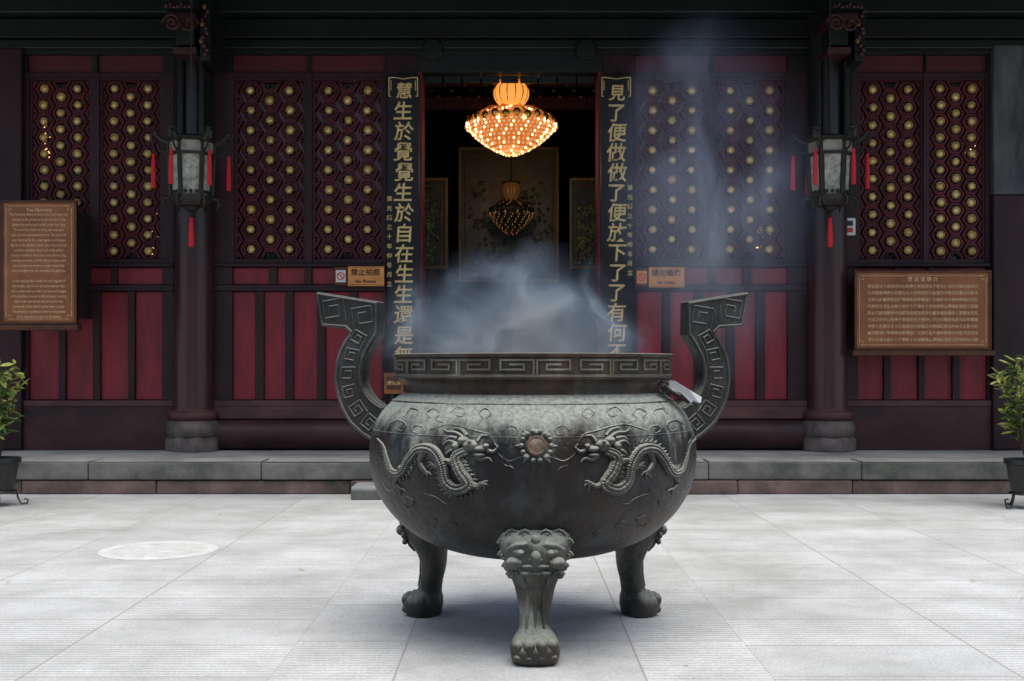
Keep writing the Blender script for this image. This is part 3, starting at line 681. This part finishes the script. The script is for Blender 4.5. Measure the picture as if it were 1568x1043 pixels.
# ------------------------------------------------------------ plants
def plant(X,Y,ztop,spread,seed):
    rnd=random.Random(seed); e=empty('potted_plant'); a=MB()
    a.lathe((X,Y,0),[(.15,.16),(.2,.46),(.225,.47),(.225,.52),(.2,.52),(.19,.48)],28,M_pot,cap=False)
    a.lathe((X,Y,0),[(.0001,.165),(.15,.16)],28,M_pot,cap=False); a.lathe((X,Y,0),[(.0001,.47),(.195,.47)],20,M_stem,cap=False)
    for i in range(4):
        an=i*math.pi/2+.4; c,s_=math.cos(an),math.sin(an)
        a.tube([(X+.17*c,Y+.17*s_,.17),(X+.19*c,Y+.19*s_,.08),(X+.22*c,Y+.22*s_,.015),(X+.28*c,Y+.28*s_,.02),(X+.29*c,Y+.29*s_,.06),(X+.25*c,Y+.25*s_,.07)],.01,M_iron,n=6)
    a.lathe((X,Y,0),[(.17,.15),(.18,.16),(.17,.17)],24,M_iron,cap=False)
    a.build('pot_and_stand',e,smooth=True)
    a=MB()
    for sidx in range(16):
        an=rnd.uniform(0,2*math.pi); sp=rnd.uniform(.15,1)*spread; h=rnd.uniform(.40,1)*(ztop-.5)
        base=Vector((X,Y,.47)); tip=Vector((X+sp*math.cos(an),Y+sp*math.sin(an),.5+h))
        pts=[base.lerp(tip,t)+Vector((0,0,.10*math.sin(t*math.pi))) for t in (0,.2,.4,.6,.8,1)]
        a.tube(pts,[.009,.008,.007,.006,.004,.002],M_stem,n=5)
        yellow=rnd.random()<.75
        for kk in range(24):
            t=rnd.uniform(.25,1.03); p0=base.lerp(tip,t)+Vector((0,0,.10*math.sin(t*math.pi)))
            dirv=Vector((rnd.gauss(0,1),rnd.gauss(0,1),rnd.gauss(.25,.6))).normalized(); L_=rnd.uniform(.09,.17)
            side=dirv.cross(Vector((rnd.gauss(0,.3),rnd.gauss(0,.3),1))).normalized()*L_*.2; up=side.cross(dirv).normalized()*L_*.05
            P=[p0,p0+dirv*L_*.35+side+up,p0+dirv*L_*.7+side*.8+up,p0+dirv*L_,p0+dirv*L_*.7-side*.8+up,p0+dirv*L_*.35-side+up,p0+dirv*L_*.5-up]
            a.add(P,[(0,1,6),(1,2,6),(2,3,6),(3,4,6),(4,5,6),(5,0,6)],M_leafB if (yellow and t>.5) or rnd.random()<.15 else M_leafA)
    a.build('foliage',e)
plant(WX(-2,12.2),12.2,1.52,.46,3); plant(WX(1572,12.0),12.0,1.64,.50,5)

# ------------------------------------------------------------ incense burner
B=empty('incense_burner'); BX,BY=.117,6.5; S=BY/F
def BZ(py): return H-(py-HY)*S
prof_px=[(0,850),(60,847),(110,840),(148,829),(183,811),(214,783),(235,752),(245,722),(248,690),(244,660),(233,634),(214,613),(199,602)]
prof=[(r*S,BZ(y)) for r,y in prof_px]
def cr_(p,n=5):
    out=[]
    for i in range(len(p)-1):
        p0=p[max(i-1,0)];p1=p[i];p2=p[i+1];p3=p[min(i+2,len(p)-1)]
        for k in range(n):
            t=k/n
            out.append(tuple(.5*((2*p1[c])+(-p0[c]+p2[c])*t+(2*p0[c]-5*p1[c]+4*p2[c]-p3[c])*t*t+(-p0[c]+3*p1[c]-3*p2[c]+p3[c])*t**3) for c in range(len(p1))))
    out.append(p[-1]); return out
sp=cr_(prof); sp[0]=(.0005,sp[0][1])
def RZ(z):
    for (r0,z0),(r1,z1) in zip(sp[:-1],sp[1:]):
        if z0<=z<=z1: return r0+(r1-r0)*(z-z0)/max(1e-9,z1-z0)
    return 0
zr0,zr1=BZ(577),BZ(543)
a=MB()
rim=[(.728,BZ(600)),(.722,BZ(590)),(.735,BZ(583)),(.765,BZ(579)),(.783,BZ(578)),(.787,BZ(575)),(.776,BZ(573.5)),(.778,BZ(549)),(.792,BZ(547.5)),(.796,BZ(543.5)),(.785,zr1+.002),(.735,zr1),(.728,zr1-.01),(.70,1.40),(.72,1.33)]
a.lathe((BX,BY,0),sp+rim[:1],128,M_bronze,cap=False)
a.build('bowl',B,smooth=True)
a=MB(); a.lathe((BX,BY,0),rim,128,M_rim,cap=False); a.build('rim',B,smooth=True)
a=MB(); a.lathe((BX,BY,0),[(.72,1.36),(.4,1.40),(.0005,1.43)],48,M_ash,cap=False)
rnd=random.Random(2)
for i in range(60):
    an=rnd.uniform(0,6.28); r=rnd.uniform(0,.5); x=BX+r*math.cos(an); y=BY+r*math.sin(an)
    a.tube([(x,y,1.38),(x+rnd.gauss(0,.01),y,1.43+rnd.uniform(0,.06))],.003,M_tassel,n=4)
a.build('ash_and_incense',B,smooth=True)
a=MB(); nU=24; Rr=.777; uw=2*math.pi*Rr/nU; z0=BZ(573); hh=BZ(550)-z0
def cylmap(u,v,h): an=u/Rr; return (BX+(Rr+h)*math.sin(an),BY-(Rr+h)*math.cos(an),z0+v)
key=[(.04,.10),(.04,.90),(.86,.90),(.86,.34),(.28,.34),(.28,.64),(.62,.64)]
for i in range(nU):
    mirr=i%2
    pts=[(((1-x) if mirr else x)*uw+i*uw,y*hh) for x,y in key]
    a.ribbon(pts,.010,.008,cylmap,M_ridge,step=.03)
a.ribbon([(0,.0),(2*math.pi*Rr,.0)],.007,.008,cylmap,M_ridge,step=.05)
a.build('meander_band',B)

def onbowl(px,py,lift=0.):
    y=4.8
    while y<BY:
        x=(px-CX)/F*y; z=H-(py-HY)/F*y
        if z<sp[-1][1] and math.hypot(x-BX,y-BY)<=RZ(z): break
        y+=.004
    n=Vector((x-BX,y-BY,0)); dz=.01
    sl=(RZ(z+dz)-RZ(z-dz))/(2*dz) if z+dz<sp[-1][1] else -1
    n.normalize(); n=Vector((n.x,n.y,-sl)).normalized()
    return Vector((x,y,z))+n*lift,n
def relief(a,pts,rad,m,n=8,lift=.0,sub=5):
    q=cr_([tuple(p) for p in pts],sub); P=[onbowl(p[0],p[1],lift)[0] for p in q]
    k=len(q); R=[]
    for i in range(k):
        t=i/(k-1)*(len(rad)-1); j=min(int(t),len(rad)-2); R.append(rad[j]+(rad[j+1]-rad[j])*(t-j))
    a.tube(P,R,m,n=n); return P,R
MX=821.5
def dragon(sg):
    a=MB()
    def T_(l): return [((p[0] if sg<0 else 2*MX-p[0]),p[1]) for p in l]
    body=[(716,690),(700,700),(706,722),(718,742),(700,750),(684,738),(678,712),(664,690),(643,688),(628,704),(616,724),(602,722),(594,704),(588,684),(578,672)]
    P,R=relief(a,T_(body),[.024,.029,.031,.031,.030,.029,.029,.028,.026,.024,.021,.016,.010,.006],M_bronzelite,n=10,sub=8)
    for i in range(2,len(P)-6):
        n_=(P[i]-Vector((BX,BY,P[i].z))).normalized(); t=(P[i+1]-P[i-1]).normalized(); sd=n_.cross(t)
        for k_ in (-1,0,1):
            a.ell(P[i]+n_*R[i]*(.75 if k_ else .95)+sd*R[i]*.6*k_,(R[i]*.33,R[i]*.33,R[i]*.33),M_bronzelite,6,4)
        if i%2==0:
            q=P[i]+sd*R[i]*1.1
            a.tube([q,q+sd*.022+t*.012+n_*.004],[.010,.002],M_bronzelite,n=5)
    for (x,y,rx,rz,l) in ((722,683,.04,.03,.015),(738,688,.034,.016,.02),(746,684,.016,.013,.024),(736,697,.028,.011,.014),(712,676,.03,.022,.02),(700,684,.025,.022,.01)):
        p,n_=onbowl(*(T_([(x,y)])[0]),lift=l); a.ell(p,(rx,.026,rz),M_bronzelite,10,7)
    p,n_=onbowl(*(T_([(724,679)])[0]),lift=.048); a.ell(p,(.011,.011,.011),M_bronzelite,8,6)
    for crv in ([(712,672),(700,664),(686,662),(680,657)],[(716,668),(708,659),(696,656)],[(704,690),(692,690),(684,696)],[(700,680),(688,676),(680,682)],[(706,700),(696,706),(686,704)],[(746,690),(756,692),(762,686),(758,680)],[(728,698),(736,704),(748,702),(754,708)],[(700,672),(690,670),(683,674)],[(732,676),(738,668),(748,668)]):
        relief(a,T_(crv),[.012,.009,.004],M_bronzelite,n=6,lift=.006)
    for limb,claws in (([(700,712),(684,706),(672,716),(664,712)],[(656,708),(654,715),(659,722)]),
                       ([(714,736),(730,744),(738,740)],[(748,736),(749,744),(743,752)]),
                       ([(650,690),(644,708),(652,722)],[(646,732),(655,734),(662,728)]),
                       ([(616,716),(606,738),(612,748)],[(604,756),(614,758),(622,752)])):
        relief(a,T_(limb),[.020,.015,.011],M_bronzelite,n=7,lift=.004)
        e_=limb[-1]
        for c_ in claws: relief(a,T_([e_,((e_[0]+c_[0])/2+1,(e_[1]+c_[1])/2-1),c_]),[.009,.007,.002],M_bronzelite,n=5,lift=.004,sub=3)
    for crv in ([(652,660),(664,656),(690,650),(730,660),(752,668),(762,694),(780,706),(800,700),(806,714)],[(640,664),(632,660),(636,652),(648,654),(650,662)],
                [(770,700),(772,712),(784,716),(790,726)],[(596,650),(610,644),(622,650),(616,660),(606,656)],[(660,640),(654,632),(666,626),(674,634),(668,642),(682,648)],
                [(622,760),(634,768),(628,778),(618,772)],[(650,756),(668,762),(684,772),(700,768)],[(740,640),(734,632),(744,626),(752,634),(744,642)],
                [(690,632),(700,624),(712,628),(708,638),(698,636)],[(622,634),(630,626),(642,630),(636,640)],[(770,660),(780,652),(792,656),(790,666),(780,664)],[(586,740),(596,752),(606,750)],[(646,800),(656,790),(668,796),(662,806),(652,802)],[(676,806),(688,798),(700,804),(696,814)],[(712,820),(724,812),(736,818)]):
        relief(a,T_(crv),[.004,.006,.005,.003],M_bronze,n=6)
    return a
for sg in (-1,1): dragon(sg).build('dragon_relief',B,smooth=True)
a=MB()
p,n_=onbowl(MX,683,.0)
rot=n_.to_track_quat('Z','Y').to_matrix()
def disc(c,prof,m,nn=24):
    vs=[];fs=[]
    for r,h in prof:
        for i in range(nn):
            an=2*math.pi*i/nn; vs.append(c+rot@Vector((r*math.cos(an),r*math.sin(an),h)))
    for j in range(len(prof)-1):
        for i in range(nn): fs.append((j*nn+i,j*nn+(i+1)%nn,(j+1)*nn+(i+1)%nn,(j+1)*nn+i))
    a.add(vs,fs,m)
disc(p,[(.050,-.01),(.050,.022),(.042,.030),(.036,.026),(.02,.032),(.0003,.034)],M_boss)
for k_ in range(14):
    an=2*math.pi*k_/14; q=p+rot@Vector((.073*math.cos(an),.073*math.sin(an),.005)); a.ell(q,(.014,.012,.014),M_bronzelite,7,5)
    if k_ in (0,2,5,7,9,12):
        q2=p+rot@Vector((.105*math.cos(an),.105*math.sin(an),0.0)); a.tube([q,q2],[.012,.003],M_bronzelite,n=5)
for x,y in ((806,700),(837,700),(804,668),(838,668),(821,663)):
    q,_=onbowl(x,y,.004); a.ell(q,(.02,.014,.018),M_bronzelite,8,6)
a.build('pearl_boss',B,smooth=True)
a=MB()
for zpy,rr_ in ((612,.006),(655,.003)):
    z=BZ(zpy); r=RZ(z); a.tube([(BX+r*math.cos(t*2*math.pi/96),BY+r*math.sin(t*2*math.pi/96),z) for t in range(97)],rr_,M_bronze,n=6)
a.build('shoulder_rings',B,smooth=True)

def leg(ang):
    a=MB(); out=Vector((math.sin(ang),-math.cos(ang),0)); tan=Vector((math.cos(ang),math.sin(ang),0)); C=Vector((BX,BY,0))
    P=lambda r,t,z: C+out*r+tan*t+Vector((0,0,z))
    secs=[(.735,.0,.080,.100),(.75,.025,.098,.118),(.752,.07,.108,.126),(.745,.11,.100,.120),(.725,.145,.078,.098),(.705,.165,.062,.084),(.69,.22,.056,.080),(.675,.30,.060,.088),(.685,.38,.074,.105),(.71,.45,.096,.132),(.735,.52,.112,.160),(.745,.58,.118,.178),(.73,.64,.118,.180),(.68,.70,.10,.165)]
    q=cr_(secs,3); n=24; vs=[];fs=[]
    for r,z,hr,ht in q:
        for i in range(n):
            t=2*math.pi*i/n; c_,s_=math.cos(t),math.sin(t); pw=lambda v:math.copysign(abs(v)**.8,v)
            vs.append(P(r+hr*pw(c_),ht*pw(s_),z))
    for j in range(len(q)-1):
        for i in range(n): fs.append((j*n+i,j*n+(i+1)%n,(j+1)*n+(i+1)%n,(j+1)*n+i))
    fs.append(tuple(range(n))[::-1]); a.add(vs,fs,M_legbronze)
    rot=Matrix((( tan.x,out.x,0),(tan.y,out.y,0),(0,0,1)))
    def E(r,t,z,sz,m=M_bronzelite): a.ell(P(r,t,z),sz,m,12,8,rot=rot)
    dr=.03
    for s_ in (-1,1):
        E(.805+dr,s_*.075,.575,(.042,.030,.030)); E(.832+dr,s_*.075,.573,(.018,.014,.018))
        a.tube([P(.80+dr,s_*.02,.600),P(.825+dr,s_*.05,.617),P(.82+dr,s_*.095,.612),P(.79+dr,s_*.135,.585),P(.77+dr,s_*.15,.56)],[.012,.017,.018,.015,.008],M_bronzelite,n=8)
        E(.80+dr,s_*.105,.520,(.045,.035,.035)); E(.775+dr,s_*.05,.465,(.035,.03,.018))
        for (t0,z0,r0) in ((.05,.655,.030),(.115,.65,.034),(.158,.61,.028),(.160,.55,.024),(.142,.495,.022),(.125,.455,.018)):
            pts=[]
            for kk in range(12):
                an=kk*.75; rr=r0*(1-kk/14); pts.append(P(.80+dr-.30*abs(t0)+.012*kk/12,s_*(t0+rr*math.cos(an)),z0+rr*math.sin(an)))
            a.tube(pts,[.010]*10+[.007,.004],M_bronzelite,n=6)
        E(.812+dr,s_*.022,.540,(.018,.018,.016))
        a.tube([P(.80+dr,s_*.03,.500),P(.80+dr,s_*.03,.472)],[.010,.002],M_bronzelite,n=6); a.tube([P(.79+dr,s_*.075,.495),P(.785+dr,s_*.075,.455)],[.012,.002],M_bronzelite,n=6)
        a.tube([P(.775+dr,s_*.10,.47),P(.76+dr,s_*.075,.43),P(.745+dr,s_*.055,.39)],[.012,.016,.006],M_bronzelite,n=7)
    E(.818+dr,0,.55,(.030,.028,.045)); E(.80+dr,0,.505,(.085,.025,.014)); E(.775+dr,0,.462,(.065,.02,.012)); E(.81+dr,0,.63,(.03,.02,.035))
    for t0 in (-.04,0,.04):
        a.tube([P(.772,t0*1.2,.42),P(.742,t0,.34),P(.742,t0,.26),P(.755,t0*1.1,.18)],[.006,.008,.008,.006],M_legbronze,n=7)
    for t0 in (-.082,-.03,.03,.082):
        E(.842-.35*abs(t0),t0,.10,(.034,.032,.042),M_legbronze); E(.842-.3*abs(t0),t0,.045,(.028,.028,.026),M_legbronze)
    a.build('beast_leg',B,smooth=True)
leg(0); leg(math.radians(120)); leg(math.radians(-120))

def handle(sg):
    a=MB()
    inner=[(584,513),(573,530),(563,550),(559,573),(563,594),(575,611),(594,624)]
    outer=[(575,676),(556,664),(536,645),(521,616),(514,582),(518,548),(529,523),(539,510)]
    inn=cr_(inner,4); ou=cr_(outer,4)
    outl=[(486,446),(583,462)]+inn+[(600,660)]+ou+[(532,503),(493,499)]
    toL=lambda p:((816-p[0])*S, BZ(p[1]))
    piv=.80; th=.055
    cs,sn=math.cos(math.radians(15)),math.sin(math.radians(15))
    def M3(u,v,yy):
        du=u-piv
        x=du*cs*1.03-yy*sn; y=du*sn+yy*cs
        return (BX+sg*(piv+x),BY+y,v)
    L2=[toL(p) for p in outl]; n=len(L2)
    vs=[M3(u,v,-th) for u,v in L2]+[M3(u,v,th) for u,v in L2]
    fs=[tuple(range(n)),tuple(range(n,2*n))[::-1]]+[(i,(i+1)%n,n+(i+1)%n,n+i) for i in range(n)]
    a.add(vs,fs,M_bronzedk)
    for face in (-1,1):
        fn=lambda u,v,h: M3(u,v,face*(th+h))
        ins=[]
        for i in range(n):
            p=Vector(L2[i]); a0=Vector(L2[i-1]); b0=Vector(L2[(i+1)%n]); t=(b0-a0).normalized(); nn=Vector((t.y,-t.x))
            ins.append(p+nn*-.014)
        ar=sum(L2[i][0]*L2[(i+1)%n][1]-L2[(i+1)%n][0]*L2[i][1] for i in range(n))
        if ar<0: ins=[Vector(L2[i])*2-ins[i] for i in range(n)]
        a.ribbon([tuple(x) for x in ins]+[tuple(ins[0])],.012,.008,fn,M_hridge,step=.2)
        def spiral(px,py,sz,ang,fl=1):
            cu,cv=toL((px,py)); k=[(-.5,-.5),(-.5,.5),(.5,.5),(.5,-.3),(-.22,-.3),(-.22,.22),(.22,.22),(.22,-.05)]
            ca,sa=math.cos(ang),math.sin(ang)
            pts=[(cu+(x*fl*ca-y*sa)*sz*S,cv+(x*fl*sa+y*ca)*sz*S) for x,y in k]
            a.ribbon(pts,.008,.008,fn,M_hridge,step=.2)
        spiral(515,475,33,-.15); spiral(560,486,31,-.15,-1)
        for px,py,an in ((553,519,.5),(543,545,.2),(538,573,0),(540,601,-.25),(553,627,-.6),(572,647,-.9)): spiral(px,py,21,an,1)
    a.build('meander_handle',B,bevel=.004)
handle(-1); handle(1)
a=MB(); s=empty('metal_scoop')
d=6.2; P=lambda px,py,dd=0:Vector((WX(px,d+dd),d+dd,WZ(py,d+dd)))
def sheet(a,pts,m,t=.006):
    n=len(pts); N_=(pts[1]-pts[0]).cross(pts[2]-pts[0]).normalized()*t
    a.add(pts+[p+N_ for p in pts],[tuple(range(n)),tuple(range(n,2*n))[::-1]]+[(i,(i+1)%n,n+(i+1)%n,n+i) for i in range(n)],m)
sheet(a,[P(1017,580,.1),P(1034,583,.12),P(1056,597,.1),P(1075,608,.02),P(1073,620,-.04),P(1060,618,-.08),P(1044,603,-.06),P(1028,594,-.05),P(1014,590,-.02)],M_silver,.012)
sheet(a,[P(1028,594,-.05),P(1044,603,-.06),P(1060,618,-.08),P(1052,617,-.06),P(1036,607,-.03),P(1022,599,-.02)],M_iron,.008)
a.tube([P(1008,590,-.04),P(1014,584,-.05),P(1022,586,-.06),P(1024,596,-.06),P(1016,602,-.05),P(1008,598,-.04)],.009,M_iron,n=7)
a.tube([P(1018,590,-.05),P(1030,600,-.08),P(1042,606,-.10)],[.014,.012,.008],M_bronzedk,n=7)
a.tube([P(1060,616,-.08),P(1068,620,-.08),P(1076,618,-.05)],[.012,.014,.006],M_iron,n=7)
a.build('tray',s,bevel=.003)

# ------------------------------------------------------------ smoke
def smoke(name,c,r,haze,wisp,nscale,stretch,col,tilt=0.,seed=0.,sharp=8.,pw=1.5):
    m=bpy.data.materials.new(name); m.use_nodes=True; nt=m.node_tree; N=nt.nodes; L=nt.links
    for n in list(N):
        if n.type!='OUTPUT_MATERIAL': N.remove(n)
    out=N['Material Output']
    def M_(op,a,b=0.,clamp=False):
        n=N.new('ShaderNodeMath'); n.operation=op; n.use_clamp=clamp
        for i,v in ((0,a),(1,b)):
            if isinstance(v,(int,float)): n.inputs[i].default_value=v
            else: L.new(v,n.inputs[i])
        return n.outputs[0]
    g=N.new('ShaderNodeTexCoord')
    sub=N.new('ShaderNodeVectorMath'); sub.operation='SUBTRACT'; sub.inputs[1].default_value=c; L.new(g.outputs['Object'],sub.inputs[0])
    dv=N.new('ShaderNodeVectorMath'); dv.operation='DIVIDE'; dv.inputs[1].default_value=r; L.new(sub.outputs[0],dv.inputs[0])
    ln=N.new('ShaderNodeVectorMath'); ln.operation='LENGTH'; L.new(dv.outputs[0],ln.inputs[0])
    fo=M_('POWER',M_('SUBTRACT',1.0,ln.outputs['Value'],True),pw)
    mp=N.new('ShaderNodeMapping'); mp.inputs['Scale'].default_value=stretch; mp.inputs['Location'].default_value=(seed,seed*.7,0); mp.inputs['Rotation'].default_value=(0,tilt,0); L.new(g.outputs['Object'],mp.inputs[0])
    no=N.new('ShaderNodeTexNoise'); no.inputs['Scale'].default_value=nscale; no.inputs['Detail'].default_value=3; no.inputs['Roughness'].default_value=.5; no.inputs['Distortion'].default_value=.9; L.new(mp.outputs[0],no.inputs[0])
    sc_=N.new('ShaderNodeSeparateColor'); L.new(no.outputs[1],sc_.inputs[0])
    soft=M_('MULTIPLY',M_('SUBTRACT',sc_.outputs[0],.36,True),3.5,True)
    rid=M_('SUBTRACT',1.0,M_('MULTIPLY',M_('ABSOLUTE',M_('SUBTRACT',sc_.outputs[1],.5)),sharp),True)
    rid=M_('POWER',rid,2.0)
    q=M_('ADD',M_('MULTIPLY',soft,haze),M_('MULTIPLY',M_('MULTIPLY',rid,soft),wisp))
    q=M_('MULTIPLY',q,fo)
    v=N.new('ShaderNodeVolumeScatter'); v.inputs['Color'].default_value=(*col,1); L.new(q,v.inputs['Density'])
    L.new(v.outputs[0],out.inputs['Volume'])
    a=MB(); a.lathe(c,[(.0001,-r[2]),(.5*r[0],-r[2]*.87),(.87*r[0],-r[2]*.5),(r[0],0),(.87*r[0],r[2]*.5),(.5*r[0],r[2]*.87),(.0001,r[2])],20,m,sy=r[1]/r[0],cap=False)
    return a.build(name)
smoke('incense_smoke',(0.,6.5,1.64),(.84,.5,.62),3.0,11.0,2.4,(1,1,1.0),(.56,.77,1.0),seed=3.1,sharp=9,pw=1.35)
smoke('incense_smoke',(1.42,8.2,2.68),(.86,.55,1.42),.85,2.3,1.3,(1.4,1.4,.6),(.52,.70,1.0),tilt=.25,seed=1.3,sharp=7,pw=1.25)

# ------------------------------------------------------------ world, sun, camera
sc=bpy.context.scene
W=bpy.data.worlds.new('World'); sc.world=W; W.use_nodes=True; nt=W.node_tree
sky=nt.nodes.new('ShaderNodeTexSky'); sky.sky_type='NISHITA'; sky.sun_disc=False
el,az=math.radians(74),math.radians(160)
sky.sun_elevation=el; sky.sun_rotation=az; sky.air_density=1; sky.dust_density=3; sky.ozone_density=.8
bg=nt.nodes['Background']; bg.inputs[1].default_value=.15; nt.links.new(sky.outputs[0],bg.inputs[0])
l=bpy.data.lights.new('sun','SUN'); l.energy=2.8; l.angle=math.radians(55); l.color=(1,.98,.95)
so=bpy.data.objects.new('sun',l); sc.collection.objects.link(so)
dirv=Vector((math.sin(az)*math.cos(el),math.cos(az)*math.cos(el),math.sin(el)))
so.rotation_euler=dirv.to_track_quat('Z','Y').to_euler()
cam=bpy.data.cameras.new('camera'); co=bpy.data.objects.new('camera',cam); sc.collection.objects.link(co)
co.location=(0,0,H); co.rotation_euler=(math.pi/2,0,0); cam.sensor_width=36; cam.lens=36*F/1568; cam.shift_y=(HY-521.5)/1568
cam.clip_end=2000; cam.clip_start=.05
cam.dof.use_dof=True; cam.dof.focus_distance=6.2; cam.dof.aperture_fstop=7
sc.camera=co
sc.view_settings.view_transform='Standard'; sc.view_settings.look='None'; sc.view_settings.exposure=0
